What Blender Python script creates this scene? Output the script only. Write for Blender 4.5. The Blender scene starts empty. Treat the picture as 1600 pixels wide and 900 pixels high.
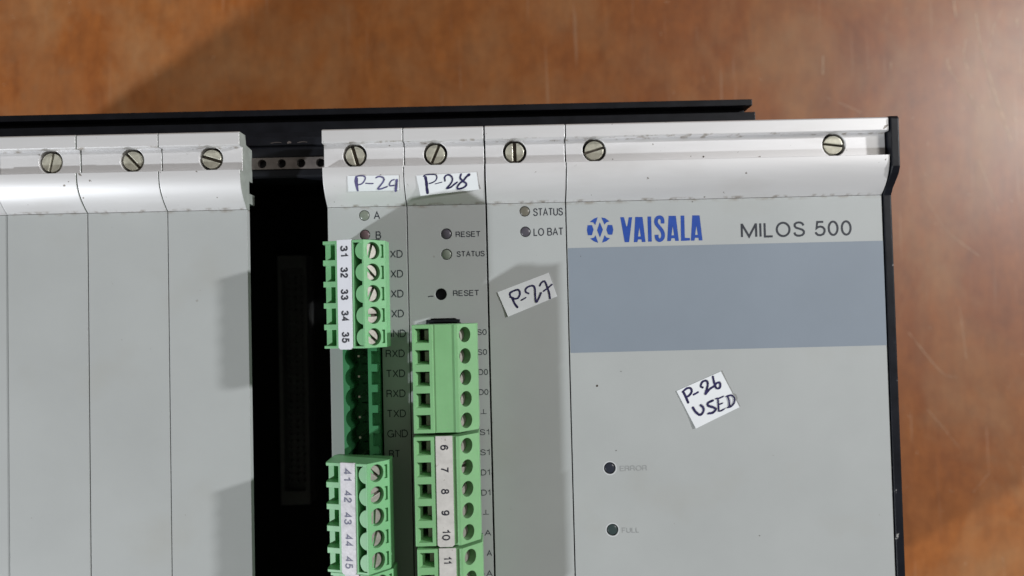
import bpy, bmesh, math, random
from mathutils import Vector, Matrix
random.seed(7)
R = math.radians
scene = bpy.context.scene
MM = 0.001
COL = bpy.data.collections.new('scene'); scene.collection.children.link(COL)

# ------------------------------------------------------------------ camera
cam_d = bpy.data.cameras.new('camera'); cam = bpy.data.objects.new('camera', cam_d); COL.objects.link(cam)
cam_d.sensor_width = 36.0; cam_d.lens = 27.22; cam_d.clip_start = 0.005; cam_d.clip_end = 20
cam.location = (-0.01571, -0.02691, 0.19748)
cam.rotation_euler = (0.02657, -0.00684, -0.02411)
cam_d.dof.use_dof = True; cam_d.dof.focus_distance = 0.190; cam_d.dof.aperture_fstop = 15
scene.camera = cam

# ------------------------------------------------------------------ room light (indoor close-up: lamps and a dim room)
w = bpy.data.worlds.new('World'); scene.world = w; w.use_nodes = True
bg = w.node_tree.nodes['Background']; bg.inputs[0].default_value = (1.0, 0.91, 0.80, 1); bg.inputs[1].default_value = 0.10

def lamp(name, target, direction, dist, size, watts, color, size_y=None):
    d = bpy.data.lights.new(name, 'AREA'); d.energy = watts; d.color = color
    d.shape = 'RECTANGLE' if size_y else 'DISK'; d.size = size
    if size_y: d.size_y = size_y
    o = bpy.data.objects.new(name, d); COL.objects.link(o)
    v = Vector(direction).normalized()
    o.location = Vector(target) + v * dist
    o.rotation_euler = v.to_track_quat('Z', 'Y').to_euler()
    return o
lamp('lamp_right', (-0.02, -0.04, 0), (2.12, 0.62, 1.0), 1.5, 0.064, 18.3, (0.97, 0.98, 1.0))
lamp('lamp_left', (-0.02, -0.04, 0), (-1.72, -0.98, 1.0), 4.0, 0.16, 138.0, (0.91, 0.96, 1.0))
lamp('fill_light', (0.1, 0.0, 0), (0.85, 0.34, 1.0), 2.3, 0.55, 9.5, (1.0, 0.975, 0.925), 0.55)  # added soft fill from above, also gives the table its glare
scene.view_settings.view_transform = 'Standard'; scene.view_settings.look = 'None'
scene.view_settings.exposure = 0.07; scene.view_settings.gamma = 1.0

# ------------------------------------------------------------------ materials
def mat(name, color, rough=0.5, metal=0.0, bevel=0.0, bump=0.0, bscale=2000, var=0.0, vscale=60, stretch=(1,1,1), spec=0.5, coat=0.0, sss=0.0):
    m = bpy.data.materials.new(name); m.use_nodes = True
    nt = m.node_tree; b = nt.nodes['Principled BSDF']
    b.inputs['Base Color'].default_value = (*color, 1); b.inputs['Roughness'].default_value = rough
    b.inputs['Metallic'].default_value = metal; b.inputs['Specular IOR Level'].default_value = spec
    b.inputs['Coat Weight'].default_value = coat; b.inputs['Coat Roughness'].default_value = 0.2
    if sss:
        b.inputs['Subsurface Weight'].default_value = sss; b.inputs['Subsurface Radius'].default_value = (0.4, 1.0, 0.4); b.inputs['Subsurface Scale'].default_value = 0.0008
    geo = nt.nodes.new('ShaderNodeNewGeometry')
    mp = nt.nodes.new('ShaderNodeMapping'); nt.links.new(geo.outputs['Position'], mp.inputs[0]); mp.inputs['Scale'].default_value = stretch
    last = None
    if bevel:
        bv = nt.nodes.new('ShaderNodeBevel'); bv.samples = 4; bv.inputs['Radius'].default_value = bevel * MM; last = bv.outputs[0]
    if bump:
        nz = nt.nodes.new('ShaderNodeTexNoise'); nz.inputs['Scale'].default_value = bscale; nz.inputs['Detail'].default_value = 3
        nt.links.new(mp.outputs[0], nz.inputs['Vector'])
        bp = nt.nodes.new('ShaderNodeBump'); bp.inputs['Strength'].default_value = bump; bp.inputs['Distance'].default_value = 0.0001
        nt.links.new(nz.outputs['Fac'], bp.inputs['Height'])
        if last: nt.links.new(last, bp.inputs['Normal'])
        last = bp.outputs[0]
    if last: nt.links.new(last, b.inputs['Normal'])
    if var:
        nz = nt.nodes.new('ShaderNodeTexNoise'); nz.inputs['Scale'].default_value = vscale; nz.inputs['Detail'].default_value = 6; nz.inputs['Roughness'].default_value = 0.6
        nt.links.new(mp.outputs[0], nz.inputs['Vector'])
        r = nt.nodes.new('ShaderNodeValToRGB')
        r.color_ramp.elements[0].position = 0.3; r.color_ramp.elements[1].position = 0.7
        r.color_ramp.elements[0].color = (*[c*(1-var) for c in color], 1); r.color_ramp.elements[1].color = (*[min(1, c*(1+var)) for c in color], 1)
        nt.links.new(nz.outputs['Fac'], r.inputs[0]); nt.links.new(r.outputs[0], b.inputs['Base Color'])
        mr = nt.nodes.new('ShaderNodeMapRange'); mr.inputs[3].default_value = rough*0.85; mr.inputs[4].default_value = min(1, rough*1.2)
        nt.links.new(nz.outputs['Fac'], mr.inputs[0]); nt.links.new(mr.outputs[0], b.inputs['Roughness'])

    return m

def color_chain(m):
    nt = m.node_tree; b = nt.nodes['Principled BSDF']
    l = b.inputs['Base Color'].links
    return nt, b, (l[0].from_socket if l else None)

def mix_over(m, fac_socket, color):
    nt, b, src = color_chain(m)
    mx = nt.nodes.new('ShaderNodeMix'); mx.data_type = 'RGBA'
    nt.links.new(fac_socket, mx.inputs[0])
    if src: nt.links.new(src, mx.inputs[6])
    else: mx.inputs[6].default_value = b.inputs['Base Color'].default_value
    mx.inputs[7].default_value = (*color, 1)
    nt.links.new(mx.outputs[2], b.inputs['Base Color'])

def noise_mask(m, scale, lo, hi, stretch=(1,1,1), detail=4, offset=(0,0,0)):
    nt = m.node_tree
    geo = nt.nodes.new('ShaderNodeNewGeometry'); mp = nt.nodes.new('ShaderNodeMapping'); mp.inputs['Scale'].default_value = stretch; mp.inputs['Location'].default_value = offset
    nt.links.new(geo.outputs['Position'], mp.inputs[0])
    nz = nt.nodes.new('ShaderNodeTexNoise'); nz.inputs['Scale'].default_value = scale; nz.inputs['Detail'].default_value = detail
    nt.links.new(mp.outputs[0], nz.inputs['Vector'])
    mr = nt.nodes.new('ShaderNodeMapRange'); mr.inputs[1].default_value = lo; mr.inputs[2].default_value = hi
    nt.links.new(nz.outputs['Fac'], mr.inputs[0])
    return mr.outputs[0]

def band_mask(m, axis, center, half, soft):
    """1 inside |pos-center|<half, fading over soft (metres)"""
    nt = m.node_tree
    geo = nt.nodes.new('ShaderNodeNewGeometry'); sx = nt.nodes.new('ShaderNodeSeparateXYZ'); nt.links.new(geo.outputs['Position'], sx.inputs[0])
    a = nt.nodes.new('ShaderNodeMath'); a.operation = 'SUBTRACT'; nt.links.new(sx.outputs[axis], a.inputs[0]); a.inputs[1].default_value = center
    c = nt.nodes.new('ShaderNodeMath'); c.operation = 'ABSOLUTE'; nt.links.new(a.outputs[0], c.inputs[0])
    mr = nt.nodes.new('ShaderNodeMapRange'); mr.inputs[1].default_value = half; mr.inputs[2].default_value = half+soft; mr.inputs[3].default_value = 1; mr.inputs[4].default_value = 0
    nt.links.new(c.outputs[0], mr.inputs[0]); return mr.outputs[0]

def mul(m, a, b, k=1.0):
    nt = m.node_tree; x = nt.nodes.new('ShaderNodeMath'); x.operation = 'MULTIPLY'; nt.links.new(a, x.inputs[0])
    if b is None: x.inputs[1].default_value = k
    else: nt.links.new(b, x.inputs[1])
    if b is not None and k != 1.0: return mul(m, x.outputs[0], None, k)
    return x.outputs[0]

M = {}
M['paint'] = mat('panel_paint', (0.40, 0.415, 0.41), 0.46, bevel=0.22, bump=0.05, bscale=2600, var=0.05, vscale=22)
grime = mul(M['paint'], band_mask(M['paint'], 1, 0.0, 0.00025, 0.0007), noise_mask(M['paint'], 260, 0.47, 0.72), 0.75)
mix_over(M['paint'], grime, (0.16, 0.11, 0.06))
mix_over(M['paint'], mul(M['paint'], noise_mask(M['paint'], 420, 0.735, 0.76), None, 0.5), (0.2, 0.18, 0.15))
mix_over(M['paint'], mul(M['paint'], noise_mask(M['paint'], 34, 0.58, 0.8, offset=(3,1,0)), None, 0.32), (0.33, 0.31, 0.26))
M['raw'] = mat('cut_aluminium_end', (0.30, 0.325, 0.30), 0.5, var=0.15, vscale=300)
M['alu'] = mat('anodised_aluminium', (0.79, 0.78, 0.785), 0.44, metal=0.4, bevel=0.25, bump=0.10, bscale=1500, var=0.05, vscale=90, stretch=(0.12, 1, 1))
g1 = mul(M['alu'], band_mask(M['alu'], 1, 0.0001, 0.00015, 0.0004), noise_mask(M['alu'], 420, 0.50, 0.66), 0.6)
mix_over(M['alu'], g1, (0.20, 0.14, 0.08))
g2 = mul(M['alu'], band_mask(M['alu'], 1, 0.0154, 0.00012, 0.0004), noise_mask(M['alu'], 420, 0.55, 0.68), 0.6)
mix_over(M['alu'], g2, (0.22, 0.16, 0.09))
mix_over(M['alu'], mul(M['alu'], noise_mask(M['alu'], 520, 0.72, 0.74), None, 0.8), (0.15, 0.12, 0.09))
mix_over(M['alu'], mul(M['alu'], noise_mask(M['alu'], 60, 0.52, 0.75, stretch=(0.6,1.6,1)), None, 0.18), (0.40, 0.36, 0.31))
M['band'] = mat('blue_grey_print', (0.225, 0.26, 0.305), 0.45, bump=0.05, bscale=2600, var=0.04, vscale=25)
M['black'] = mat('black_anodised', (0.008, 0.009, 0.013), 0.42, spec=0.35, bevel=0.3, bump=0.1, bscale=1800, var=0.3, vscale=200)
M['edge_black'] = mat('black_plate_paint', (0.006, 0.007, 0.011), 0.36, spec=0.3, bevel=0.5, bump=0.15, bscale=1200, var=0.3, vscale=150)
mix_over(M['edge_black'], noise_mask(M['edge_black'], 300, 0.67, 0.69), (0.30, 0.29, 0.28))
M['strip'] = mat('zinc_strip', (0.23, 0.20, 0.19), 0.5, metal=0.5, bevel=0.1, bump=0.2, bscale=1500, var=0.25, vscale=300)
M['screw'] = mat('nickel_screw', (0.66, 0.64, 0.53), 0.34, metal=0.55, bevel=0.35, bump=0.12, bscale=900, var=0.16, vscale=700)
M['tscrew'] = mat('terminal_screw_steel', (0.33, 0.31, 0.275), 0.45, metal=0.5, bevel=0.2, bump=0.2, bscale=1800, var=0.15, vscale=900)
M['slot'] = mat('dark_brown_matte', (0.055, 0.042, 0.03), 0.7)  # dark brown for screw slot floors and dirt specks
M['green'] = mat('green_plastic', (0.195, 0.465, 0.222), 0.40, bevel=0.16, bump=0.04, bscale=1500, var=0.05, vscale=120, sss=0.12)
M['green2'] = mat('green_plastic_faded', (0.205, 0.43, 0.20), 0.42, bevel=0.16, bump=0.04, bscale=1500, var=0.06, vscale=120, sss=0.12)
M['hgreen'] = mat('header_green_plastic', (0.055, 0.25, 0.105), 0.42, bevel=0.12, var=0.05)
M['pin'] = mat('tinned_pin', (0.75, 0.72, 0.62), 0.3, metal=0.9)
M['white'] = mat('white_marker_strip', (0.74, 0.745, 0.80), 0.45, bevel=0.15, bump=0.05, var=0.03, vscale=150)
mix_over(M['white'], mul(M['white'], noise_mask(M['white'], 500, 0.66, 0.72), None, 0.35), (0.35, 0.33, 0.30))
M['foil'] = mat('brushed_marker_strip', (0.60, 0.575, 0.61), 0.45, bevel=0.1, bump=0.6, bscale=900, var=0.18, vscale=700, stretch=(1, 1, 1))
M['greystrip'] = mat('worn_marker_strip', (0.55, 0.53, 0.50), 0.5, bevel=0.1, bump=0.2, bscale=1200, var=0.10, vscale=500)
mix_over(M['greystrip'], mul(M['greystrip'], noise_mask(M['greystrip'], 700, 0.66, 0.70), None, 0.6), (0.2, 0.16, 0.12))
M['paper'] = mat('sticker_paper', (0.76, 0.78, 0.80), 0.62, bump=0.1, bscale=1500, var=0.03, vscale=80)
M['ink'] = mat('marker_ink', (0.022, 0.018, 0.075), 0.4, var=0.5, vscale=900)
M['ink2'] = mat('worn_marker_ink', (0.085, 0.075, 0.19), 0.5, var=0.45, vscale=900)
M['print'] = mat('black_print', (0.028, 0.032, 0.042), 0.5, var=0.2, vscale=900)
M['dprint'] = mat('digit_print', (0.02, 0.02, 0.03), 0.45, var=0.2, vscale=1200)
M['dprint2'] = mat('worn_digit_print', (0.10, 0.10, 0.17), 0.5, var=0.35, vscale=2200)
M['faint'] = mat('worn_print', (0.29, 0.30, 0.30), 0.5, var=0.12, vscale=900)
M['blue'] = mat('blue_print', (0.02, 0.068, 0.33), 0.42, var=0.08, vscale=400)
M['led_green'] = mat('led_lens_clear_green', (0.20, 0.225, 0.185), 0.3, bump=0.1, bscale=1500, var=0.1, vscale=500)
M['led_red'] = mat('led_lens_dull_red', (0.16, 0.105, 0.115), 0.28, bump=0.1, bscale=1500, var=0.15, vscale=500)
M['led_purple'] = mat('led_lens_smoky', (0.085, 0.078, 0.095), 0.28, var=0.1, vscale=500)
M['led_brown'] = mat('led_lens_smoky_brown', (0.155, 0.145, 0.115), 0.28, var=0.1, vscale=500)
M['led_dark'] = mat('led_lens_dark', (0.028, 0.032, 0.045), 0.25)
M['led_teal'] = mat('led_lens_dark_teal', (0.042, 0.062, 0.062), 0.25)
M['ring'] = mat('hole_edge_bare', (0.55, 0.56, 0.57), 0.5)
M['dark'] = mat('rack_interior', (0.06, 0.062, 0.065), 0.6, var=0.3, vscale=60)
M['deep'] = mat('backplane_black', (0.014, 0.015, 0.016), 0.6, var=0.3, vscale=60)
M['pcb'] = mat('connector_beige', (0.32, 0.325, 0.32), 0.6, var=0.2, vscale=60)

# table: lacquered orange-brown veneer with grain, wear and scratches
t = mat('table_veneer', (0.30, 0.115, 0.04), 0.34, coat=0.22)
nt = t.node_tree; b = nt.nodes['Principled BSDF']
geo = nt.nodes.new('ShaderNodeNewGeometry')
def noise(scale, stretch, detail=5, rough=0.6, dist=0.0):
    mp = nt.nodes.new('ShaderNodeMapping'); mp.inputs['Scale'].default_value = stretch; nt.links.new(geo.outputs['Position'], mp.inputs[0])
    n = nt.nodes.new('ShaderNodeTexNoise'); n.inputs['Scale'].default_value = scale; n.inputs['Detail'].default_value = detail; n.inputs['Roughness'].default_value = rough; n.inputs['Distortion'].default_value = dist
    nt.links.new(mp.outputs[0], n.inputs['Vector']); return n.outputs['Fac']
def ramp(f, stops):
    r = nt.nodes.new('ShaderNodeValToRGB'); e = r.color_ramp.elements
    e[0].position, e[0].color = stops[0][0], (*stops[0][1], 1); e[1].position, e[1].color = stops[-1][0], (*stops[-1][1], 1)
    for p, c in stops[1:-1]:
        k = e.new(p); k.color = (*c, 1)
    nt.links.new(f, r.inputs[0]); return r.outputs[0]
def mixc(f, a, c, mode='MIX'):
    x = nt.nodes.new('ShaderNodeMix'); x.data_type = 'RGBA'; x.blend_type = mode
    if isinstance(f, float): x.inputs[0].default_value = f
    else: nt.links.new(f, x.inputs[0])
    nt.links.new(a, x.inputs[6])
    if isinstance(c, tuple): x.inputs[7].default_value = (*c, 1)
    else: nt.links.new(c, x.inputs[7])
    return x.outputs[2]
base = ramp(noise(9, (1, 0.5, 1), 6, 0.62, 0.6), [(0.3, (0.225, 0.062, 0.010)), (0.5, (0.280, 0.087, 0.016)), (0.72, (0.325, 0.117, 0.028))])
grain = ramp(noise(150, (1, 0.16, 1), 6, 0.75, 0.8), [(0.3, (0.80, 0.77, 0.74)), (0.62, (1.07, 1.07, 1.08))])
c = mixc(0.8, base, grain, 'MULTIPLY')
mott = ramp(noise(110, (1, 0.8, 1), 6, 0.7), [(0.35, (0.84, 0.80, 0.77)), (0.65, (1.08, 1.08, 1.1))])
c = mixc(1.0, c, mott, 'MULTIPLY')
spots = ramp(noise(240, (1, 0.8, 1), 4, 0.6), [(0.60, (0, 0, 0)), (0.72, (1, 1, 1))])
c = mixc(mul(t, spots, None, 0.30), c, (0.17, 0.065, 0.025))
pale = ramp(noise(17, (1, 0.7, 1), 6, 0.65, 0.5), [(0.45, (0, 0, 0)), (0.70, (1, 1, 1))])
c = mixc(mul(t, pale, None, 0.38), c, (0.38, 0.235, 0.115))
# fine scratches: very stretched noise ridges turned a few ways
for ang, sc, k in ((0.30, 16, 0.22), (-0.55, 13, 0.16), (1.2, 12, 0.15)):
    mp = nt.nodes.new('ShaderNodeMapping'); mp.inputs['Rotation'].default_value = (0, 0, ang); mp.inputs['Scale'].default_value = (22, 0.9, 1); nt.links.new(geo.outputs['Position'], mp.inputs[0])
    n = nt.nodes.new('ShaderNodeTexNoise'); n.inputs['Scale'].default_value = sc; n.inputs['Detail'].default_value = 2; nt.links.new(mp.outputs[0], n.inputs['Vector'])
    rr = ramp(n.outputs['Fac'], [(0.70, (0, 0, 0)), (0.735, (1, 1, 1))])
    c = mixc(mul(t, rr, None, k), c, (0.52, 0.36, 0.24))
nt.links.new(c, b.inputs['Base Color'])
rg = nt.nodes.new('ShaderNodeMapRange'); rg.inputs[3].default_value = 0.36; rg.inputs[4].default_value = 0.54; nt.links.new(noise(30, (1, 0.6, 1)), rg.inputs[0]); nt.links.new(rg.outputs[0], b.inputs['Roughness'])
bp = nt.nodes.new('ShaderNodeBump'); bp.inputs['Strength'].default_value = 0.12; bp.inputs['Distance'].default_value = 0.0004; nt.links.new(noise(150, (1, 0.25, 1)), bp.inputs['Height']); nt.links.new(bp.outputs[0], b.inputs['Normal'])
M['table'] = t
M['scratch'] = mat('scratch_wear', (0.45, 0.29, 0.18), 0.45, var=0.35, vscale=300)

# ------------------------------------------------------------------ mesh helpers (millimetres in, metres out)
def box(bm, u0, u1, v0, v1, z0, z1):
    vs = [bm.verts.new((x, y, z)) for x in (u0, u1) for y in (v0, v1) for z in (z0, z1)]
    for f in ((0,1,3,2), (4,6,7,5), (0,4,5,1), (2,3,7,6), (0,2,6,4), (1,5,7,3)): bm.faces.new([vs[i] for i in f])
def prism_u(bm, prof, u0, u1):      # profile (v,z)
    a = [bm.verts.new((u0, v, z)) for v, z in prof]; c = [bm.verts.new((u1, v, z)) for v, z in prof]; n = len(prof)
    bm.faces.new(a); bm.faces.new(c[::-1])
    for i in range(n): bm.faces.new((a[i], c[i], c[(i+1) % n], a[(i+1) % n]))
def prism_v(bm, prof, v0, v1):      # profile (u,z)
    a = [bm.verts.new((u, v0, z)) for u, z in prof]; c = [bm.verts.new((u, v1, z)) for u, z in prof]; n = len(prof)
    bm.faces.new(a); bm.faces.new(c[::-1])
    for i in range(n): bm.faces.new((a[i], c[i], c[(i+1) % n], a[(i+1) % n]))
def prism_z(bm, prof, z0, z1):      # outline (u,v)
    a = [bm.verts.new((u, v, z0)) for u, v in prof]; c = [bm.verts.new((u, v, z1)) for u, v in prof]; n = len(prof)
    bm.faces.new(a); bm.faces.new(c[::-1])
    for i in range(n): bm.faces.new((a[i], c[i], c[(i+1) % n], a[(i+1) % n]))
def cyl(bm, u, v, r, z0, z1, n=32, mat4=None):
    r0 = bmesh.ops.create_cone(bm, cap_ends=True, segments=n, radius1=r, radius2=r, depth=z1-z0, matrix=(mat4 or Matrix()) @ Matrix.Translation((u, v, (z0+z1)/2)))
    return r0
def fin(bm): bmesh.ops.recalc_face_normals(bm, faces=bm.faces[:])
def mesh_of(name, bm, m, origin=(0,0,0), smooth=0):
    fin(bm)
    me = bpy.data.meshes.new(name)
    for v in bm.verts: v.co = (v.co - Vector(origin)) * MM
    if smooth:
        for f in bm.faces: f.smooth = True
        for e in bm.edges:
            if len(e.link_faces) == 2 and e.calc_face_angle(0) > R(smooth): e.smooth = False
    bm.to_mesh(me); bm.free(); me.materials.append(m); return me
def link(name, me, parent=None, loc=(0,0,0), rot=None):
    o = bpy.data.objects.new(name, me); COL.objects.link(o)
    o.location = Vector(loc) * MM
    if rot: o.rotation_euler = rot
    if parent: o.parent = parent
    return o
def org(parent):                    # world origin (mm) of a part's thing
    if parent is None: return Vector((0, 0, 0))
    p = Vector((0,0,0)); q = parent
    while q: p += q.location / MM; q = q.parent
    return p
def obj(name, bm, m, parent=None, smooth=0, plabel=None):
    o = link(name, mesh_of(name, bm, m, org(parent), smooth), parent)
    if plabel: o['label'] = plabel
    return o
def thing(name, label, cat, loc=(0,0,0), group=None):
    o = bpy.data.objects.new(name, None); COL.objects.link(o); o.empty_display_size = 0.01
    o.location = Vector(loc) * MM; o['label'] = label; o['category'] = cat
    if group: o['group'] = group
    return o
def cut(bm, *cutters):              # boolean difference, returns a new bmesh (all in mm)
    fin(bm)
    a = bpy.data.meshes.new('a'); bm.to_mesh(a); bm.free(); oa = bpy.data.objects.new('a', a); scene.collection.objects.link(oa)
    tmp = []
    for cb in cutters:
        fin(cb); c = bpy.data.meshes.new('c'); cb.to_mesh(c); cb.free(); oc = bpy.data.objects.new('c', c); scene.collection.objects.link(oc); tmp.append(oc)
        md = oa.modifiers.new('b', 'BOOLEAN'); md.operation = 'DIFFERENCE'; md.solver = 'EXACT'; md.object = oc
    dg = bpy.context.evaluated_depsgraph_get(); dg.update()
    me = bpy.data.meshes.new_from_object(oa.evaluated_get(dg))
    out = bmesh.new(); out.from_mesh(me); out.verts.ensure_lookup_table()
    for o in tmp + [oa]:
        d = o.data; bpy.data.objects.remove(o); bpy.data.meshes.remove(d)
    bpy.data.meshes.remove(me)
    return out
def NB(): return bmesh.new()

# ------------------------------------------------------------------ single-line sans lettering (height 1)
def _arc(cx, cy, rx, ry, a0, a1, n=12): return [(cx+rx*math.cos(R(a0+(a1-a0)*i/n)), cy+ry*math.sin(R(a0+(a1-a0)*i/n))) for i in range(n+1)]
_S = [(.60,.76),(.55,.90),(.43,.985),(.30,1.0),(.17,.97),(.07,.88),(.06,.73),(.14,.61),(.33,.53),(.52,.45),(.62,.33),(.61,.17),(.52,.05),(.36,0),(.20,.01),(.08,.09),(.03,.25)]
GL = {
 'A': (.68, [[(0,0),(.34,1),(.68,0)], [(.12,.34),(.56,.34)]]),
 'B': (.60, [[(0,0),(0,1),(.34,1)]+_arc(.34,.765,.20,.235,90,-90)+[(.02,.53)], [(.34,.53)]+_arc(.36,.265,.24,.265,90,-90)+[(0,0)]]),
 'C': (.70, [_arc(.37,.5,.37,.5,42,318,22)]),
 'D': (.66, [[(0,0),(0,1),(.28,1)]+_arc(.28,.5,.38,.5,90,-90,16)+[(0,0)]]),
 'E': (.54, [[(.54,1),(0,1),(0,0),(.56,0)], [(0,.53),(.50,.53)]]),
 'F': (.52, [[(.52,1),(0,1),(0,0)], [(0,.52),(.46,.52)]]),
 'G': (.74, [_arc(.38,.5,.38,.5,45,335,22)+[(.74,.45),(.42,.45)], [(.74,.45),(.74,0)]]),
 'I': (.0, [[(0,0),(0,1)]]),
 'L': (.48, [[(0,1),(0,0),(.48,0)]]),
 'M': (.88, [[(0,0),(0,1)], [(0,.98),(.44,.03),(.88,.98)], [(.88,1),(.88,0)]]),
 'N': (.62, [[(0,0),(0,1),(.62,0),(.62,1)]]),
 'O': (.78, [_arc(.39,.5,.39,.5,90,450,30)]),
 'R': (.60, [[(0,0),(0,1),(.34,1)]+_arc(.34,.745,.22,.255,90,-90)+[(0,.49)], [(.36,.49),(.52,.40),(.56,.10),(.60,0)]]),
 'S': (.62, [_S]),
 'T': (.62, [[(0,1),(.62,1)], [(.31,1),(.31,0)]]),
 'U': (.62, [[(0,1),(0,.30)]+_arc(.31,.30,.31,.30,180,360)+[(.62,1)]]),
 'X': (.62, [[(0,0),(.62,1)], [(0,1),(.62,0)]]),
 '0': (.54, [_arc(.27,.5,.27,.5,90,450,28)]),
 '1': (.28, [[(.28,0),(.28,1),(.20,.84),(0,.76)]]),
 '2': (.54, [[(.02,.70),(.06,.90),(.20,1.0),(.36,.99),(.49,.88),(.51,.72),(.44,.56),(.20,.34),(.05,.17),(.01,0),(.54,0)]]),
 '3': (.54, [[(.02,.76),(.08,.93),(.24,1.0),(.40,.96),(.49,.82),(.46,.65),(.34,.55),(.20,.54)], [(.20,.54),(.36,.53),(.50,.43),(.54,.27),(.46,.08),(.28,0),(.12,.03),(.02,.14),(0,.27)]]),
 '4': (.56, [[(.42,0),(.42,1),(0,.30),(.56,.30)]]),
 '5': (.54, [[(.48,1),(.11,1),(.05,.52),(.16,.62),(.30,.65),(.45,.59),(.54,.44),(.54,.27),(.46,.08),(.28,0),(.12,.03),(.02,.14),(0,.24)]]),
 '6': (.54, [[(.50,.78),(.44,.94),(.28,1.0),(.12,.92),(.02,.70),(0,.40),(.03,.16),(.13,.03),(.28,0),(.43,.06),(.53,.22),(.53,.42),(.43,.58),(.28,.63),(.12,.56),(.01,.38)]]),
 '7': (.54, [[(0,1),(.54,1),(.36,.62),(.24,.30),(.18,0)]]),
 '8': (.54, [_arc(.27,.76,.22,.24,-90,270,20), _arc(.27,.265,.27,.265,90,450,20)]),
 '9': (.54, [[(.04,.22),(.10,.06),(.26,0),(.42,.08),(.52,.30),(.54,.60),(.51,.84),(.41,.97),(.26,1.0),(.11,.94),(.01,.78),(.01,.58),(.11,.42),(.26,.37),(.42,.44),(.53,.62)]]),
 '-': (.34, [[(0,.42),(.34,.42)]]),
 ' ': (.20, []),
}
def ribbon(bm, pts, wd, z0, dz):
    """mitred ribbon along a polyline"""
    P = [Vector((x, y)) for x, y in pts]; n = len(P); closed = (P[0]-P[-1]).length < 1e-6; L = []
    if closed: P = P[:-1]; n -= 1
    for i in range(n):
        a = P[i-1] if (i or closed) else None; c_ = P[(i+1) % n] if (i < n-1 or closed) else None
        d0 = (P[i]-a).normalized() if a is not None else (c_-P[i]).normalized(); d1 = (c_-P[i]).normalized() if c_ is not None else d0
        n0 = Vector((-d0.y, d0.x)); n1 = Vector((-d1.y, d1.x)); m_ = n0+n1
        if m_.length < 1e-4: m_ = n0
        m_.normalize(); k = min(1/max(m_.dot(n0), .35), 2.2)*wd/2
        z = z0+i*dz
        L.append((bm.verts.new((P[i].x+m_.x*k, P[i].y+m_.y*k, z)), bm.verts.new((P[i].x-m_.x*k, P[i].y-m_.y*k, z))))
    for i in range(n if closed else n-1):
        j = (i+1) % n; bm.faces.new((L[i][0], L[i][1], L[j][1], L[j][0]))
def text_bm(s, u0, u1, vc, cap, z=0.03, bold=0.13, gap=0.22):
    """u1 None: natural width; cap = full height including the stroke; bold = stroke width over cap height"""
    bm = NB(); sw = bold*cap; h = cap-sw; x = 0; pos = []
    for ch in s: pos.append(x); x += GL[ch][0] + gap
    tot = x-gap; k = ((u1-u0-sw)/tot) if u1 is not None else h
    if tot <= 0: k = h
    for ch, p in zip(s, pos):
        for q, pl in enumerate(GL[ch][1]):
            ribbon(bm, [(u0+sw/2+(p+a)*k, vc-h/2+b_*h) for a, b_ in pl], sw, z+q*0.006, 0.0002)
    return bm
def text(s, u0, u1, vc, cap, m, parent, z=0.03, bold=0.13, name='lettering', gap=0.22):
    return obj(name, text_bm(s, u0, u1, vc, cap, z, bold, gap), m, parent)
def turn_text(s, uc, vc, h, length, z, bold=0.15):
    """characters turned a quarter clockwise: read from the top down; h = size across (u), length along v"""
    bm = text_bm(s, -length/2, length/2, 0, h, 0, bold, 0.36)
    for v in bm.verts: v.co = Vector((uc + v.co.y, vc - v.co.x, z + v.co.z))
    return bm

def smooth_pts(p, n=6):
    if len(p) < 3: return [Vector((*q, 0)) for q in p]
    out = []; P = [Vector((*q, 0)) for q in p]; P = [2*P[0]-P[1]] + P + [2*P[-1]-P[-2]]
    for i in range(1, len(P)-2):
        for k in range(n):
            t_ = k/n; a, b_, c_, d = P[i-1], P[i], P[i+1], P[i+2]
            out.append(0.5*((2*b_) + (-a+c_)*t_ + (2*a-5*b_+4*c_-d)*t_*t_ + (-a+3*b_-3*c_+d)*t_**3))
    out.append(P[-2]); return out
def stroke(bm, pts, width, zf, z0, dz=0.0012, jitter=0.10, cap=True):
    P = smooth_pts(pts); n = len(P); L = []; Rr = []
    for i, p in enumerate(P):
        d = (P[min(i+1, n-1)] - P[max(i-1, 0)]); d.normalize(); s = Vector((-d.y, d.x, 0)) * width/2 * (1 + random.uniform(-jitter, jitter))
        zz = z0 + i*dz
        L.append(bm.verts.new((p.x+s.x, p.y+s.y, zf(p.y+s.y)+zz))); Rr.append(bm.verts.new((p.x-s.x, p.y-s.y, zf(p.y-s.y)+zz)))
    for i in range(n-1): bm.faces.new((L[i], Rr[i], Rr[i+1], L[i+1]))
    if cap:
        for e, sgn, a, b_ in ((0, -1, L[0], Rr[0]), (n-1, 1, L[-1], Rr[-1])):
            d = (P[1]-P[0]) if e == 0 else (P[-1]-P[-2]); d.normalize(); s = Vector((-d.y, d.x, 0)); ring = []
            for k in range(1, 6):
                an = math.pi*k/6; q = P[e] + s*math.cos(an)*width/2 + d*sgn*math.sin(an)*width/2
                ring.append(bm.verts.new((q.x, q.y, zf(q.y)+z0+e*dz)))
            bm.faces.new([a]+ring+[b_])
def dome(v):
    if v <= 0: return 0.0
    if v >= 9.4: return 5.0
    return 5.0*(1-(1-v/9.4)**2.3)
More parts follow.
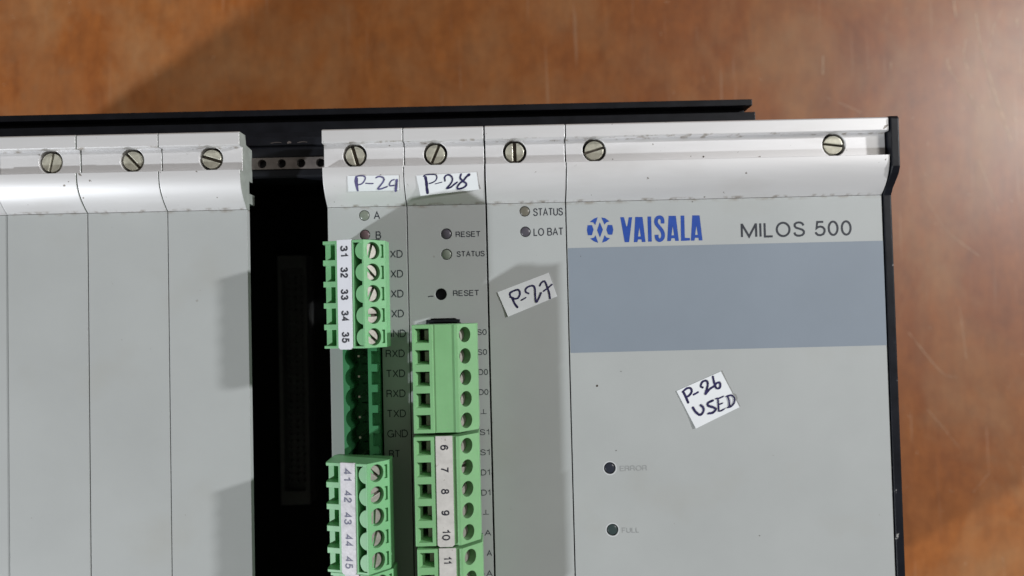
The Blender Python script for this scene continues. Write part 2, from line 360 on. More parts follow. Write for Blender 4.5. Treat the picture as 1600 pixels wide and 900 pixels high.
P29 = [(0.51,[(-52.42,6.84),(-52.7,6.19),(-52.7,5.39),(-52.57,4.48),(-52.41,3.67)]),(0.41,[(-52.23,6.43),(-52.32,5.48),(-52.35,4.58),(-52.39,3.72)]),(0.31,[(-52.57,6.84),(-51.77,7.03),(-50.67,7.0),(-50.22,6.59),(-50.49,5.84),(-51.2,5.15),(-52.11,4.92)]),(0.27,[(-50.2,5.25),(-49.3,5.16),(-48.4,5.14)]),(0.35,[(-47.52,6.5),(-46.87,6.76),(-45.97,6.59),(-45.58,6.13),(-45.89,5.43),(-46.71,4.55),(-47.32,3.88),(-46.52,3.86),(-45.01,4.31)]),(0.31,[(-43.08,5.95),(-43.78,5.69),(-44.3,4.99),(-44.21,4.54),(-43.21,4.57)]),(0.59,[(-42.43,5.81),(-42.6,4.75),(-42.93,3.35)])]
P28 = [(0.69,[(-35.22,6.36),(-35.06,5.14),(-35.03,3.93),(-34.93,2.71)]),(0.29,[(-35.7,6.59),(-35.27,6.91),(-34.05,7.0),(-32.73,6.91),(-32.38,6.3),(-32.76,5.52),(-33.61,5.05),(-34.34,4.88)]),(0.21,[(-32.89,4.75),(-32.04,4.93),(-31.19,5.12)]),(0.39,[(-30.4,5.4),(-30.44,6.25),(-29.82,6.79),(-29.1,6.71),(-28.57,6.09),(-28.65,5.24),(-29.27,4.4),(-30.08,3.63),(-29.16,3.79),(-28.31,4.38),(-27.45,4.97)]),(0.44,[(-26.31,6.89),(-26.57,6.04),(-25.99,5.3),(-25.15,4.67),(-25.29,4.07),(-26.15,3.6),(-27.24,3.45),(-27.35,3.99),(-26.6,4.83),(-25.74,5.42),(-25.0,6.25),(-24.38,6.72)]),(0.64,[(-24.57,6.58),(-24.32,6.74)])]
P27 = [(0.49,[(-14.7,-23.97),(-14.76,-22.99),(-13.6,-22.36),(-12.62,-22.22),(-12.23,-23.05),(-12.66,-24.18),(-13.49,-24.46),(-14.54,-24.01)]),(0.55,[(-14.3,-24.14),(-13.68,-25.63),(-12.97,-26.62)]),(0.36,[(-11.95,-24.85),(-11.37,-24.57),(-10.79,-24.23)]),(0.44,[(-10.03,-23.18),(-10.75,-22.76),(-10.65,-21.94),(-9.65,-21.31),(-8.67,-21.34),(-8.37,-22.16),(-8.33,-23.8),(-8.15,-25.43),(-7.44,-24.47),(-6.84,-23.1)]),(0.44,[(-7.12,-21.29),(-6.69,-20.57),(-5.87,-20.18),(-5.25,-21.58),(-4.8,-23.06),(-4.59,-24.54)]),(0.36,[(-6.18,-22.7),(-5.09,-21.91),(-4.01,-21.04)])]
P26 = [(0.64,[(28.72,-49.26),(29.28,-50.47),(29.83,-51.87)]),(0.54,[(28.52,-49.16),(29.64,-48.29),(30.54,-48.31),(30.82,-49.12),(30.19,-50.09),(29.48,-50.47)]),(0.48,[(31.29,-49.92),(31.84,-49.66),(32.41,-49.35)]),(0.54,[(33.64,-48.19),(33.15,-47.78),(33.68,-46.7),(34.69,-46.53),(34.96,-47.43),(34.62,-48.81),(34.28,-49.9),(35.42,-48.63),(36.85,-47.78)]),(0.52,[(36.32,-45.48),(36.58,-46.87),(37.03,-48.28),(37.82,-48.49),(38.15,-47.71),(37.87,-47.01),(37.06,-47.28),(36.74,-47.97)]),(0.56,[(30.99,-53.19),(31.66,-54.3),(32.83,-55.12),(33.66,-54.15),(33.58,-53.25),(33.0,-52.64)]),(0.56,[(36.13,-51.53),(34.92,-52.1),(34.89,-52.79),(36.28,-53.32),(36.76,-53.83),(36.04,-54.61),(34.93,-54.78)]),(0.38,[(36.9,-51.09),(37.85,-50.96),(38.76,-50.58)]),(0.4,[(37.44,-51.19),(37.49,-52.76),(37.56,-54.21)]),(0.36,[(37.49,-52.62),(38.0,-52.47),(38.5,-52.29)]),(0.36,[(37.56,-54.25),(38.2,-54.18),(38.96,-53.73)]),(0.4,[(39.99,-50.77),(40.27,-51.93),(40.23,-53.32)]),(0.42,[(39.66,-50.57),(40.86,-50.32),(41.64,-51.07),(41.46,-52.26),(40.67,-53.17),(39.83,-53.39)])]
EMB = [[(8.62,-5.43),(9.36,-7.34),(8.57,-9.34),(7.89,-7.42)],[(5.46,-6.12),(6.59,-6.09),(6.97,-7.28),(6.52,-8.7),(5.51,-8.67),(5.29,-7.42)],[(10.67,-6.13),(11.79,-6.21),(12.03,-7.4),(11.73,-8.64),(11.08,-8.68),(10.63,-8.5),(10.28,-7.36)],[(8.12,-4.11),(7.17,-4.44),(6.08,-5.25),(6.96,-5.41),(7.45,-6.09)],[(9.07,-4.19),(10.01,-4.39),(11.11,-5.25),(10.34,-5.47),(9.82,-6.02)],[(6.08,-9.51),(7.09,-9.3),(7.43,-8.72),(8.06,-10.65),(7.01,-10.27)],[(9.77,-8.77),(10.23,-9.37),(11.11,-9.57),(10.2,-10.3),(9.07,-10.65)]]
LET = [[(13.92,-4.24),(14.84,-4.27),(15.18,-5.7),(15.37,-6.59),(15.63,-6.6),(15.84,-5.59),(16.11,-4.3),(16.94,-4.31),(15.99,-10.69),(14.87,-10.67)],[(20.89,-4.23),(21.81,-4.25),(21.8,-10.69),(20.89,-10.67)],[(29.4,-4.19),(30.31,-4.21),(30.29,-9.91),(31.59,-9.99),(31.58,-10.62),(29.32,-10.68)]]
LETA = [([(17.76,-4.27),(19.6,-4.32),(20.18,-10.73),(19.29,-10.74),(19.16,-10.06),(18.28,-10.04),(18.11,-10.74),(17.22,-10.72)],[(18.73,-6.85),(19.04,-9.31),(18.33,-9.29)]),([(26.32,-4.18),(28.15,-4.22),(28.73,-10.64),(27.84,-10.64),(27.71,-9.96),(26.83,-9.94),(26.66,-10.65),(25.77,-10.63)],[(27.28,-6.75),(27.59,-9.21),(26.88,-9.2)]),([(32.39,-4.2),(34.23,-4.25),(34.8,-10.67),(33.91,-10.67),(33.78,-9.99),(32.9,-9.97),(32.73,-10.68),(31.84,-10.66)],[(33.36,-6.78),(33.66,-9.24),(32.95,-9.22)])]
S = [[(24.69,-6.1),(24.71,-5.27),(24.46,-4.67),(23.99,-4.48),(23.4,-4.64),(23.08,-5.23),(23.09,-6.0),(23.63,-6.84),(24.37,-7.81),(24.73,-8.77),(24.67,-9.6),(24.3,-10.18),(23.82,-10.37),(23.36,-10.16),(23.1,-9.62),(23.09,-8.97)]]
HP4 = 20.32; LEFT = -344.0; BOT = -224.0; Z_TABLE = -235.0
# ------------------------------------------------------------------ table
bm = NB(); box(bm, -1200, 1200, -700, 700, Z_TABLE-28, Z_TABLE)
tab = obj('table_top', bm, M['table']); tab['kind'] = 'structure'
tab['label'] = 'orange brown lacquered wooden table top with pale scratches under the rack'
SCR = [(0.9,[(254.0,133.4),(256.1,113.9),(259.9,99.3),(264.6,82.0),(271.0,60.8)]),(0.45,[(268.6,135.6),(263.5,124.7),(260.8,113.8)]),(0.6,[(247.6,118.9),(246.1,109.8),(248.0,102.4)]),(0.4,[(237.3,108.1),(236.8,104.1),(241.6,96.0),(247.4,86.8)]),(0.45,[(248.9,87.8),(250.1,83.1),(253.5,77.2)]),(0.6,[(255.5,81.1),(256.1,77.1)]),(0.9,[(273.4,74.2),(274.4,71.6)]),(0.7,[(277.1,129.9),(277.3,125.5)]),(0.7,[(236.6,108.2),(236.8,104.9)]),(0.5,[(166.3,111.2),(165.9,101.0)]),(0.45,[(204.6,106.7),(204.4,103.0)]),(0.35,[(174.1,84.8),(186.5,79.0)]),(0.5,[(241.6,141.7),(242.6,132.1)]),(0.45,[(259.5,90.1),(260.4,84.7)]),(0.3,[(219.2,33.0),(232.8,11.0),(250.3,-3.8)]),(0.3,[(209.0,-45.9),(226.1,-67.8),(235.0,-71.5)]),(0.35,[(238.3,-32.3),(240.8,-61.0)]),(0.4,[(97.9,101.7),(98.5,98.1)]),(0.4,[(129.7,99.6),(131.1,98.1)]),(0.3,[(218.1,-89.0),(235.2,-110.7)]),(0.3,[(252.4,50.3),(262.1,21.2)]),(0.3,[(241.4,-135.7),(250.8,-125.3)])]
for wd, pts in SCR:
    bm = NB(); stroke(bm, pts, wd, lambda v: 0, Z_TABLE+0.04, jitter=0.6); obj('scratch', bm, M['scratch'], tab)
rs = random.Random(4); bm = NB()
for k in range(120):
    u = rs.uniform(-300, 280); v = rs.uniform(-180, 160)
    if u < 60 and rs.random() < 0.6: continue
    a = rs.gauss(1.9, 0.5); l = rs.uniform(.5, 2.6); stroke(bm, [(u, v), (u+l*math.cos(a), v+l*math.sin(a))], rs.uniform(.15, .4), lambda v: 0, Z_TABLE+0.03, cap=False)
o = obj('fine_nicks', bm, M['scratch'], tab); o['kind'] = 'stuff'

# ------------------------------------------------------------------ rack frame
rack = thing('equipment_rack', 'black metal rack frame lying on the table, its right end plate and drilled rail showing', 'rack', (81, 0, Z_TABLE))
bm = NB()
prism_u(bm, [(8.7, -16), (8.7, -5.2), (9.2, -4.7), (10.8, -4.7), (10.8, -6.2), (14.1, -6.2), (14.1, -4.7), (16.6, -4.9), (17.0, -5.6), (17.4, -4.9), (19.4, -4.9), (19.7, -6.0), (21.0, -6.4), (21.4, -9), (21.4, -16)], LEFT, 81.2)
obj('front_rail', bm, M['black'], rack)
a = NB(); box(a, LEFT+0.5, 81.0, 10.95, 13.95, -6.1, -4.3)
c_ = NB()
for k in range(-3, 5): cyl(c_, -78.7+5.08*k, 12.4, 1.15, -8, -2, 20)
obj('threaded_strip', cut(a, c_), M['strip'], rack)
bm = NB()
for x0, x1, w_ in ((-72.0, -71.4, .5), (-76.5, -73.8, .12), (-69.5, -67.0, .12)):
    stroke(bm, [(x0, 17.9), ((x0+x1)/2, 18.1), (x1, 18.0)], w_, lambda v: 0, -4.86)
obj('scratch_marks', bm, M['strip'], rack)
bm = NB()
prism_u(bm, [(20.0, -16.2), (20.0, -240+8), (21.0, -240+8), (21.0, -16.2)], LEFT, 81.2)
prism_u(bm, [(BOT-0.4, -1.0), (BOT-0.4, -234), (BOT-1.4, -234), (BOT-1.4, -1.0)], LEFT, 81.2)
box(bm, LEFT-1, LEFT-0.1, BOT, 20.9, -234, 0)
obj('cover', bm, M['deep'], rack)
# C shaped flange rail standing out beyond the top
bm = NB(); box(bm, LEFT, 53.6, 27.7, 29.4, -25, -15.0)
box(bm, LEFT, 54.4, 21.6, 25.9, -25, -15.2); box(bm, LEFT, 52.6, 25.9, 27.7, -25, -19.5)
obj('flange_rail', bm, M['black'], rack, plabel='black channel shaped rail along the top edge, ending short of the right end')
# right end plate following the outline of the module
bm = NB(); prism_u(bm, [(BOT, -234), (BOT, 0.25), (-0.2, 0.25), (1.6, 1.4), (3.4, 3.3), (4.8, 4.6), (6.4, 5.3), (18.4, 5.5), (19.1, 4.9), (19.3, 3.5), (19.3, -234)], 81.55, 83.55)
obj('end_plate', bm, M['edge_black'], rack)
bm = NB(); box(bm, LEFT, 81, BOT, 19.5, -112, -110)
obj('backplane', bm, M['deep'], rack)
for uc, v1 in ((-97.8, -4.6),):
    bm = NB(); a = NB(); box(a, uc-5.5, uc+5.5, v1-95, v1, -110, -100)
    c_ = NB(); box(c_, uc-4.0, uc+4.0, v1-90, v1-5, -106, -95)
    o = obj('backplane_connector', cut(a, c_), M['pcb'], rack)
    bm = NB()
    for k in range(32):
        for j in (-2.54, 0, 2.54): box(bm, uc+j-.4, uc+j+.4, v1-8-2.54*k-.4, v1-8-2.54*k+.4, -105.9, -101.5)
    o2 = obj('contact_pins', bm, M['pcb'], o); o2['kind'] = 'stuff'

# ------------------------------------------------------------------ modules
def trim_prof():
    p = [(0, -2), (0, 0)]
    for k in range(1, 17):
        v = 9.4*k/16; p.append((v, dome(v)))
    p += [(9.4, 2.8), (15.4, 2.8), (15.4, 4.75), (15.65, 5.0), (18.6, 5.0), (18.9, 4.7), (18.9, 0.5), (16.5, 0.0), (16.0, -4.5), (7.5, -4.5), (7.5, -2), (4.3, -2), (4.3, -6), (1.7, -6), (1.7, -2)]
    return p
def make_screw(sw=0.36):
    """slotted head of the panel screw"""
    a = NB(); cyl(a, 0, 0, 2.47, -2.2, 0, 40)
    for v in a.verts:
        if v.co.z > -0.1: v.co.x *= 0.95; v.co.y *= 0.95
    c_ = NB(); box(c_, -3.5, 3.5, -sw, sw, -0.75, 1)
    me = mesh_of('screw', cut(a, c_), M['screw'], smooth=30)
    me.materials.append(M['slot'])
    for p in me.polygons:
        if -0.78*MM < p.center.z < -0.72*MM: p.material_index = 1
    return me
SCREWS = [make_screw(0.32), make_screw(0.38), make_screw(0.45)]
def module(name, label, cat, u0, u1, screws, holes=(), slots=(), gapl=0.12, gapr=0.12, group=None):
    t_ = thing(name, label, cat, (u0, 0, 0), group)
    a = u0+gapl; b_ = u1-gapr
    bm = NB(); prism_u(bm, trim_prof(), a, b_)
    cu = NB()
    for us, _ in screws: cyl(cu, us, 12.6, 3.03, -8, 8, 40)
    tt = obj('top_trim', cut(bm, cu), M['alu'], t_, smooth=25); tt.data.materials.append(M['raw'])
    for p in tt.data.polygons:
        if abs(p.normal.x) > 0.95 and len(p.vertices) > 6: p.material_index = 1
    bm = NB(); prism_u(bm, [(BOT+18.9-v, z) for v, z in trim_prof()], a, b_)
    obj('bottom_trim', bm, M['alu'], t_, smooth=25)
    bm = NB(); box(bm, a, b_, BOT+19.0, -0.09, -2, 0)
    cs = []
    if holes or slots:
        cu = NB()
        for uh, vh, rh in holes: cyl(cu, uh, vh, rh, -6, 3, 32)
        cs.append(cu)
        for pl in slots:
            cu = NB(); prism_z(cu, pl, -6, 3); cs.append(cu)
    obj('front_panel', cut(bm, *cs) if cs else bm, M['paint'], t_)
    for us, ang in screws:
        s_ = link('screw', SCREWS[int(abs(us)*7) % 3], t_, Vector((us, 12.6, 2.45)) - org(t_), (random.uniform(-.03, .03), random.uniform(-.03, .03), R(ang)))
    return t_
def lens(uh, vh, r, m, t_, z=-0.25, name='indicator_lens'):
    bm = NB()
    bmesh.ops.create_uvsphere(bm, u_segments=28, v_segments=12, radius=r-0.08)
    for v in bm.verts: v.co = Vector((v.co.x+uh, v.co.y+vh, z-0.35+max(v.co.z, -1.0)*0.35))
    obj(name, bm, m, t_, smooth=60)

blank_angles = {0: 78, 1: -48, 2: -18, 3: 30, 4: 5}
blank_desc = ['grey blanking panel at the edge of the black gap, its screw slot nearly level',
              'grey blanking panel second from the black gap, screw slot sloping down to the right',
              'plain grey blanking panel third from the black gap, its screw slot almost upright',
              'plain grey blanking panel cut off by the left edge of the picture']
for k in range(4):
    u1 = -4*HP4 - k*HP4
    module('blank_panel', blank_desc[k], 'blank panel', u1-HP4, u1, [(u1-HP4+12.3+(.5 if k else 0), [-18, -48, 78, 20][k])], group='plain grey blanking panels left of the gap')
# unseen rest of the row is closed so that no stray light enters
bm = NB(); box(bm, LEFT, -8*HP4-0.2, BOT-0.3, 18.5, -3, -0.5); obj('closing_panel', bm, M['paint'], rack)

pole = lambda k: -12.55 - 5.08*k
# module P-29: serial card with open header
cutout = [(-57.0, -8.5), (-47.6, -8.5), (-47.6, -110.9), (-57.0, -110.9)]
m29 = module('card_module', 'narrow grey card module marked P-29 with lamps A and B beside the black gap', 'card module', -3*HP4, -2*HP4, [(-53.1, 105)], [(-51.5, -2.25, 1.35), (-51.5, -7.25, 1.35)], [cutout])
lens(-51.5, -2.25, 1.35, M['led_green'], m29, 0.1); lens(-51.5, -7.25, 1.35, M['led_red'], m29, 0.1)
text('A', -49.1, -47.5, -2.3, 2.0, M['print'], m29); text('B', -48.7, -47.3, -7.4, 2.0, M['print'], m29)
names = ['RXD', 'TXD', 'RXD', 'TXD', 'GND']*2
for k, s_ in enumerate(names):
    text(s_, -46.75, -41.9 if s_ != 'GND' else -41.5, -12.3-5.07*k, 1.95, M['print'], m29)
text('RT', -46.4, -43.6, -12.3-5.07*10, 1.9, M['print'], m29)
bm = NB(); box(bm, -56.6, -48.1, -9.0, -9.0-5.08*20-.6, -7.5, 5.0)
cu = NB(); box(cu, -55.0, -50.4, -9.6, -9.0-5.08*20, -6.5, 9)
cu2 = NB()
for k in range(20): cyl(cu2, -53.35, pole(k), 2.72, -6.5, 9, 28)
cu3 = NB()
for k in range(20): box(cu3, -49.55, -47.5, pole(k)-1.9, pole(k)+1.3, 2.4, 9)
hd = obj('terminal_header', cut(bm, cu, cu2, cu3), M['hgreen'], m29)
for k in range(20):
    bm = NB(); box(bm, -53.55, -52.75, pole(k)-.4, pole(k)+.4, -6.6, 2.6)
    bmesh.ops.translate(bm, verts=bm.verts, vec=(0, 0, 0))
    for v in bm.verts:
        if v.co.z > 1: v.co.x = -53.15+(v.co.x+53.15)*.6; v.co.y = pole(k)+(v.co.y-pole(k))*.6
    obj('pin', bm, M['pin'], hd)

# module P-28: digital card with reset hole
slot = [(-36.4, -30.2), (-35.0, -29.0), (-28.9, -29.0), (-27.5, -30.2), (-27.5, -135), (-36.4, -135)]
m28 = module('card_module', 'narrow grey card module marked P-28 with two RESET marks, holding the paler green plugs', 'card module', -2*HP4, -HP4, [(-32.8, 66)], [(-30.7, -7.45, 1.4), (-30.75, -12.7, 1.4), (-32.4, -22.85, 1.5)], [slot], gapr=0.22)
lens(-30.7, -7.45, 1.4, M['led_purple'], m28, 0.0); lens(-30.75, -12.7, 1.4, M['led_green'], m28, 0.0)
bm = NB(); cyl(bm, -32.4, -22.85, 1.45, -6, -2.2, 24); obj('reset_button', bm, M['black'], m28)
text('RESET', -28.3, -21.9, -7.65, 1.45, M['print'], m28, bold=.15); text('STATUS', -28.2, -21.0, -12.7, 1.45, M['print'], m28, bold=.15); text('RESET', -29.3, -22.6, -22.7, 1.5, M['print'], m28, bold=.15)
bm = NB(); stroke(bm, [(-35.6, -23.4), (-35.1, -23.3), (-34.4, -23.3)], .25, lambda v: 0, .03); obj('scuff_mark', bm, M['dprint'], m28)
bm = NB(); box(bm, -36.2, -27.7, -134.5, -29.3, -6, 1.2)
c1 = NB(); box(c1, -35.5, -28.4, -134, -30.0, -4, 4)
obj('terminal_header', cut(bm, c1), M['black'], m28)
vB = lambda k: -32.75 - 5.08*k
def ground(u, v, parent):
    bm = NB(); box(bm, u-.07, u+.07, v-.3, v+.75, .02, .035); box(bm, u-.75, u+.75, v-.45, v-.3, .02, .035); obj('ground_mark', bm, M['print'], parent)
for k, (s_, ua, ub) in enumerate([('S0', -23.45, -20.95), ('S0', -23.45, -20.95), ('D0', -23.3, -20.85), ('D0', -23.3, -20.85), None or ('', 0, 0), ('S1', -23.35, -20.9), ('S1', -23.35, -20.9), ('CD1', -24.9, -20.95), ('CD1', -24.9, -20.95), ('', 0, 0), ('-A', -24.0, -20.95), ('A', -22.25, -20.9), ('-A', -23.6, -20.85)]):
    if s_: text(s_, ua, ub, vB(k), 1.5, M['print'], m28)
    else: ground(-22.2, vB(k), m28)

# module P-27: power / battery card
m27 = module('card_module', 'narrow grey card module marked P-27 with STATUS and LO BAT lamps and no plugs', 'card module', -HP4, 0, [(-12.75, 90)], [(-10.5, -2.15, 1.35), (-10.45, -7.4, 1.35)], gapl=0.2, gapr=0.16)
lens(-10.5, -2.15, 1.35, M['led_brown'], m27, 0.0); lens(-10.45, -7.4, 1.35, M['led_purple'], m27, 0.0)
text('STATUS', -8.4, -0.75, -2.45, 2.0, M['print'], m27); text('LO BAT', -8.4, -0.75, -7.55, 2.0, M['print'], m27)

# wide module
mw = module('wide_module', 'wide grey processor module with blue maker name, MILOS 500 lettering and a blue-grey band', 'rack module', 0, 4*HP4, [(7.4, 16), (68.2, -8)], [(9.5, -68.0, 1.5), (9.75, -83.55, 1.5)], gapl=0.16, gapr=0.1)
lens(9.5, -68.0, 1.5, M['led_dark'], mw, -0.1); lens(9.75, -83.55, 1.5, M['led_teal'], mw, -0.1)
for uh, vh in ((9.5, -68.0), (9.75, -83.55)):
    bm = NB(); n = 40
    ri = [bm.verts.new((uh+1.52*math.cos(a*2*math.pi/n), vh+1.52*math.sin(a*2*math.pi/n), .02)) for a in range(n)]
    ro = [bm.verts.new((uh+1.80*math.cos(a*2*math.pi/n), vh+1.80*math.sin(a*2*math.pi/n), .02)) for a in range(n)]
    for i in range(n): bm.faces.new((ri[i], ro[i], ro[(i+1) % n], ri[(i+1) % n]))
    obj('hole_rim', bm, M['ring'], mw)
bm = NB(); box(bm, 0.3, 4*HP4-.12, -38.6, -11.85, 0.004, 0.03); obj('printed_band', bm, M['band'], mw)
def flat(bm, pts, z):
    vs = [bm.verts.new((u, v, z)) for u, v in pts]; return vs
bm = NB()
for p in EMB: bm.faces.new(flat(bm, p, .04))
obj('emblem', bm, M['blue'], mw)
for i, p in enumerate(LET):
    bm = NB(); bm.faces.new(flat(bm, p, .04)); bmesh.ops.triangulate(bm, faces=bm.faces[:]); obj('letter', bm, M['blue'], mw)
from mathutils.geometry import tessellate_polygon
for out_, in_ in LETA:
    bm = NB(); vs = flat(bm, out_, .04) + flat(bm, in_, .04)
    for tr in tessellate_polygon([[Vector((*p, 0)) for p in out_], [Vector((*p, 0)) for p in in_]]): bm.faces.new([vs[i] for i in tr])
    obj('letter', bm, M['blue'], mw)
bm = NB(); stroke(bm, S[0], .92, lambda v: 0, .04, dz=0.0003, jitter=0, cap=False); obj('letter', bm, M['blue'], mw)
text('MILOS 500', 44.7, 73.2, -8.35, 3.95, M['print'], mw, bold=0.135, gap=0.265)
text('ERROR', 12.0, 18.9, -68.2, 1.35, M['faint'], mw); text('FULL', 12.1, 16.5, -83.75, 1.35, M['faint'], mw)
for u, v, r, z in ((6.8, -47.1, .28, 0), (11.2, -63.6, .13, 0), (13, -43.6, .12, 0), (32.5, -0.7, .14, 0), (47, -86, .12, 0), (3.5, -14, .1, 0), (35.0, 10.3, .22, 2.8), (31.8, 10.5, .1, 2.8), (12.0, 10.2, .12, 2.8)):
    bm = NB(); cyl(bm, u, v, r, z+0.002, z+0.04, 9); obj('dirt_speck', bm, M['slot'], mw)

# ------------------------------------------------------------------ handwritten stickers (stuck on, part of their modules)
def sticker(corners, strokes, parent, ink, plabel, zf=lambda v: 0.0, z0=0.06, th=0.12, curl=0.0):
    """corners: top-left, top-right, bottom-right, bottom-left"""
    bm = NB(); N, K = 14, 12; g = []
    tl, tr, br, bl = [Vector(c) for c in corners]
    for lv in (z0+th, z0):
        rows = []
        for j in range(K+1):
            row = []
            for i in range(N+1):
                s_, t_ = i/N, j/K
                p = (tl*(1-s_)+tr*s_)*(1-t_) + (bl*(1-s_)+br*s_)*t_
                row.append(bm.verts.new((p.x, p.y, zf(p.y)+lv+curl*max(0, (1-s_)+t_-1.55)**1.4+curl*.6*max(0, s_+(1-t_)-1.7)**1.4)))
            rows.append(row)
        g.append(rows)
    for j in range(K):
        for i in range(N):
            bm.faces.new((g[0][j][i], g[0][j+1][i], g[0][j+1][i+1], g[0][j][i+1]))
            bm.faces.new((g[1][j][i], g[1][j][i+1], g[1][j+1][i+1], g[1][j+1][i]))
    for j in range(K):
        for i in (0, N): bm.faces.new((g[0][j][i], g[0][j+1][i], g[1][j+1][i], g[1][j][i]))
    for i in range(N):
        for j in (0, K): bm.faces.new((g[0][j][i], g[0][j][i+1], g[1][j][i+1], g[1][j][i]))
    st_ = obj('paper_sticker', bm, M['paper'], parent, plabel=plabel)
    bm = NB(); zz = z0+th+0.02
    for wd, pts in strokes:
        stroke(bm, pts, wd, zf, zz, cap=True); zz += 0.012
    obj('handwriting', bm, M[ink], st_)
sticker([(-54.6, 7.15), (-41.85, 7.0), (-42.0, 3.45), (-54.75, 3.4)], P29, m29, 'ink2', 'white paper sticker handwritten P-29', dome)
def chord(v):       # stiff sticker: follows the curve on top, stands off at its lower edge
    return dome(v) if v > 5.0 else dome(5.0) - (5.0-v)*0.42
sticker([(-37.5, 6.85), (-22.45, 7.35), (-21.95, 3.2), (-36.75, 2.0)], P28, m28, 'ink', 'white paper sticker handwritten P-28', chord)
sticker([(-18.0, -22.7), (-4.8, -18.0), (-2.75, -24.1), (-15.4, -29.0)], P27, m27, 'ink', 'white paper sticker handwritten P-27, stuck on aslant', curl=0.6)
sticker([(27.0, -48.9), (38.4, -44.2), (42.9, -53.4), (31.6, -58.5)], P26, mw, 'ink', 'square white paper sticker handwritten P-26 USED', curl=0.7)

# ------------------------------------------------------------------ pluggable terminal blocks
def tscrew_mesh(r):
    a = NB(); cyl(a, 0, 0, r, -1.5, 0, 32)
    c_ = NB(); box(c_, -3, 3, -0.32, 0.32, -0.6, 1)
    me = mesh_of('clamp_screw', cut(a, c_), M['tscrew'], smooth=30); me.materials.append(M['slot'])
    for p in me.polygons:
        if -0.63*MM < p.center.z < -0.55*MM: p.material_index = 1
    return me
TS = tscrew_mesh(1.78)
PC = lambda k: -2.55 - 5.08*k         # local pole centre, body spans v 0 .. -25.4
def slope_mat(u, z, nx, nz):          # frame with local z along outward normal of the screw face
    zz = Vector((nx, 0, nz)).normalized(); yy = Vector((0, 1, 0)); xx = yy.cross(zz)
    m_ = Matrix((xx, yy, zz)).transposed().to_4x4(); m_.translation = Vector((u, 0, z)); return m_
def build_plug(kind):
    """housing of a five-pole plug in local mm: u from its left side, v down from its top end, z from its front"""
    bm = NB()
    if kind == 'A':
        prof = [(-2.3, -10.4), (-2.6, -8.6), (-0.1, -0.6), (0.3, 0), (11.0, 0), (13.65, -5.8), (12.4, -10.4)]; F = slope_mat(12.2, -2.38, 5.8, 2.95)
    else:
        prof = [(0, -11.5), (0, -0.2), (0.2, 0), (4.75, 0), (4.95, -.35), (9.9, -.35), (10.1, 0), (10.7, 0), (15.1, -4.6), (15.1, -11.5)]; F = slope_mat(12.35, -1.72, 4.6, 4.4)
    prism_v(bm, prof, 0, -25.4)
    c1 = NB(); c2 = NB(); c3 = NB(); c4 = NB()
    for k in range(5):
        v = PC(k)
        if kind == 'A':
            box(c1, 0.6, 3.5, v-1.95, v+1.85, -9.0, 2)
            box(c2, -2, 0.9, v-1.95, v+1.85, -3.0, 2)
            cyl(c3, 0, v, 2.06, -2.1, 3, 28, F)
            me_ = Matrix(F); 
            r_ = bmesh.ops.create_cube(c4, size=1, matrix=F @ Matrix.Translation((2.95, v, 0)) @ Matrix.Diagonal((0.55, 3.2, 2.0, 1)))
            for dv in (1.45, -1.45): bmesh.ops.create_cube(c1, size=1, matrix=F @ Matrix.Translation((2.62, v+dv, 0)) @ Matrix.Diagonal((0.45, 0.3, 1.6, 1)))
        else:
            # funnel entry
            a0 = [(0.55, v+1.75), (4.05, v+1.75), (4.05, v-1.75), (0.55, v-1.75)]; a1 = [(1.5, v+1.5), (3.7, v+1.5), (3.7, v-1.1), (1.5, v-1.1)]
            up = [c1.verts.new((x, y, 0.3)) for x, y in a0]; lo = [c1.verts.new((x, y, -2.6)) for x, y in a1]
            c1.faces.new(up); c1.faces.new(lo[::-1])
            for i in range(4): c1.faces.new((up[i], lo[i], lo[(i+1) % 4], up[(i+1) % 4]))
            box(c2, 1.5, 3.7, v-1.1, v+1.5, -9, -2.4)
            cyl(c3, 0, v, 1.85, -3.0, 3, 28, F)
    if kind == 'A':
        cav = NB(); box(cav, 8.25, 11.05, -24.95, -0.6, -6.5, 2)
        lab = NB(); box(lab, 4.1, 7.9, -26, 1, -0.35, 2)
        out_ = cut(bm, c1, c2, c3, c4, lab)
        cavc = NB(); box(cavc, 8.3, 10.6, -24.9, -0.6, -6.0, 2)
        out_ = cut(out_, cavc)
        for k in range(5):
            v = PC(k); n = 18; ring = [(10.75 - 2.05*math.sin(math.pi*i/n)*1.0, v + 2.1*math.cos(math.pi*i/n)) for i in range(n+1)]
            prism_z(out_, ring, -6.1, -0.25)
        return out_, F
    return cut(bm, c1, c2, c3), F
protos = {}
for kd in 'AB':
    hb, F = build_plug(kd)
    hm = mesh_of('housing_'+kd, hb, M['green' if kd == 'A' else 'green2'], smooth=30)
    protos[kd] = (hm, F)
a = NB(); box(a, 2.75, 3.75, -1.15, 1.15, -6.0, -2.3); c_ = NB(); box(c_, 2.0, 3.4, -0.8, 0.8, -7, -2.9)
CLAMP = mesh_of('wire_clamp', cut(a, c_), M['tscrew'])
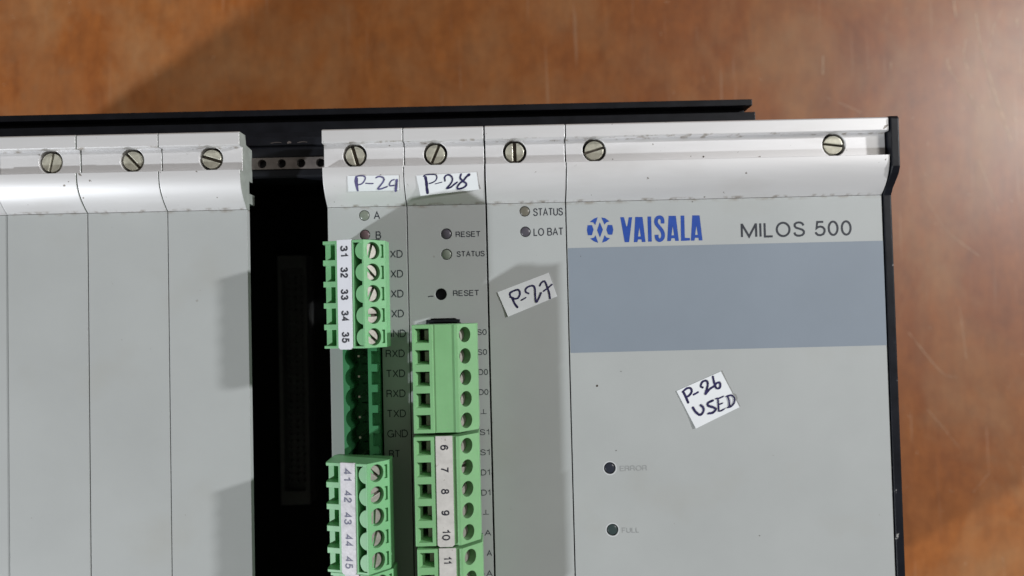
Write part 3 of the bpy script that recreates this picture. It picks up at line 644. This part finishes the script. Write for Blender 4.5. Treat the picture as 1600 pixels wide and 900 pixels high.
def plug(kd, label, u, v, z, angles, strip=None, nums=(), tiltv=0.0, depth=None, tm='dprint', bold=0.15, hh=2.0, lens_=None):
    hm, F = protos[kd]
    t_ = thing('terminal_plug', label, 'terminal plug', (u, v, z), 'green five-pole terminal plugs')
    link('housing', hm, t_)
    for k in range(5):
        dp = (-1.2, -2.15)[kd == 'B']
        mm_ = F @ Matrix.Translation((0, PC(k), dp))
        o_ = link('clamp_screw', TS, t_); mloc = mm_ @ Matrix.Rotation(R(angles[k]), 4, 'Z')
        o_.location = mloc.translation * MM; o_.rotation_euler = mloc.to_euler()
        if kd == 'B':
            link('wire_clamp', CLAMP, t_, (0, PC(k)+.1, 0))
    if strip:
        su0, su1, zt, mt = strip
        bm = NB(); pts = [(su0, 0.15), (su1, 0.15), (su1, -25.2), (su1-.5, -25.65), (su0+.5, -25.65), (su0, -25.2)]
        prism_z(bm, pts, -0.3, zt)
        s_ = link('number_strip', mesh_of('number_strip', bm, M[mt]), t_)
        for k, n_ in enumerate(nums):
            ln = (2.6 if len(n_) == 2 and n_ != '11' else 1.25 if len(n_) == 1 else 1.7)*(lens_ or 1)
            link('number', mesh_of('number', turn_text(n_, (su0+su1)/2+random.uniform(-.1, .1), PC(k)+random.uniform(-.08, .08), hh, ln, zt+.025, bold), M[tm]), s_)
    if kd == 'A': t_.rotation_euler = (0, R(-18), 0)
    return t_
plug('A', 'green plug with crisp white strip numbered 31 to 35, top of the P-29 module', -59.3, -9.95, 13.4, [72, -42, 62, 2, -38], (4.15, 7.85, .25, 'white'), ['31', '32', '33', '34', '35'], bold=.20)
plug('A', 'green plug with speckled strip numbered 41 to 45, standing highest beside the black gap', -59.3, -62.05, 14.1, [-40, 20, 86, 70, 76], (4.15, 7.85, .25, 'foil'), ['41', '42', '43', '44', '45'], tm='dprint2', bold=.17, lens_=1.08)
plug('A', 'green plug below the one numbered 41 to 45, cut off by the picture edge', -58.8, -87.85, 13.4, [30, 10, 80, 20, 60], (4.15, 7.85, .25, 'foil'))
plug('B', 'faded green plug without number strip, uppermost on the P-28 module', -38.2, -30.3, 14.8, [100, 84, 60, 75, 70])
plug('B', 'faded green plug with worn strip numbered 6 to 10, middle one on the P-28 module', -38.3, -56.6, 14.8, [72, 2, 40, 66, 55], (5.15, 9.1, .1, 'greystrip'), ['6', '7', '8', '9', '10'], bold=.17, hh=1.9)
plug('B', 'faded green plug with strip starting at 11, lowest on the P-28 module', -38.0, -82.7, 14.9, [62, 40, 70, 20, 10], (5.15, 9.1, .1, 'greystrip'), ['11', '12', '13', '14', '15'], bold=.17, hh=1.9)

# modules never sit perfectly level with one another
for o in COL.objects:
    if o.parent is None and o.get('category') in ('blank panel', 'card module'):
        o.location.z += random.uniform(-0.22, 0.12)*MM
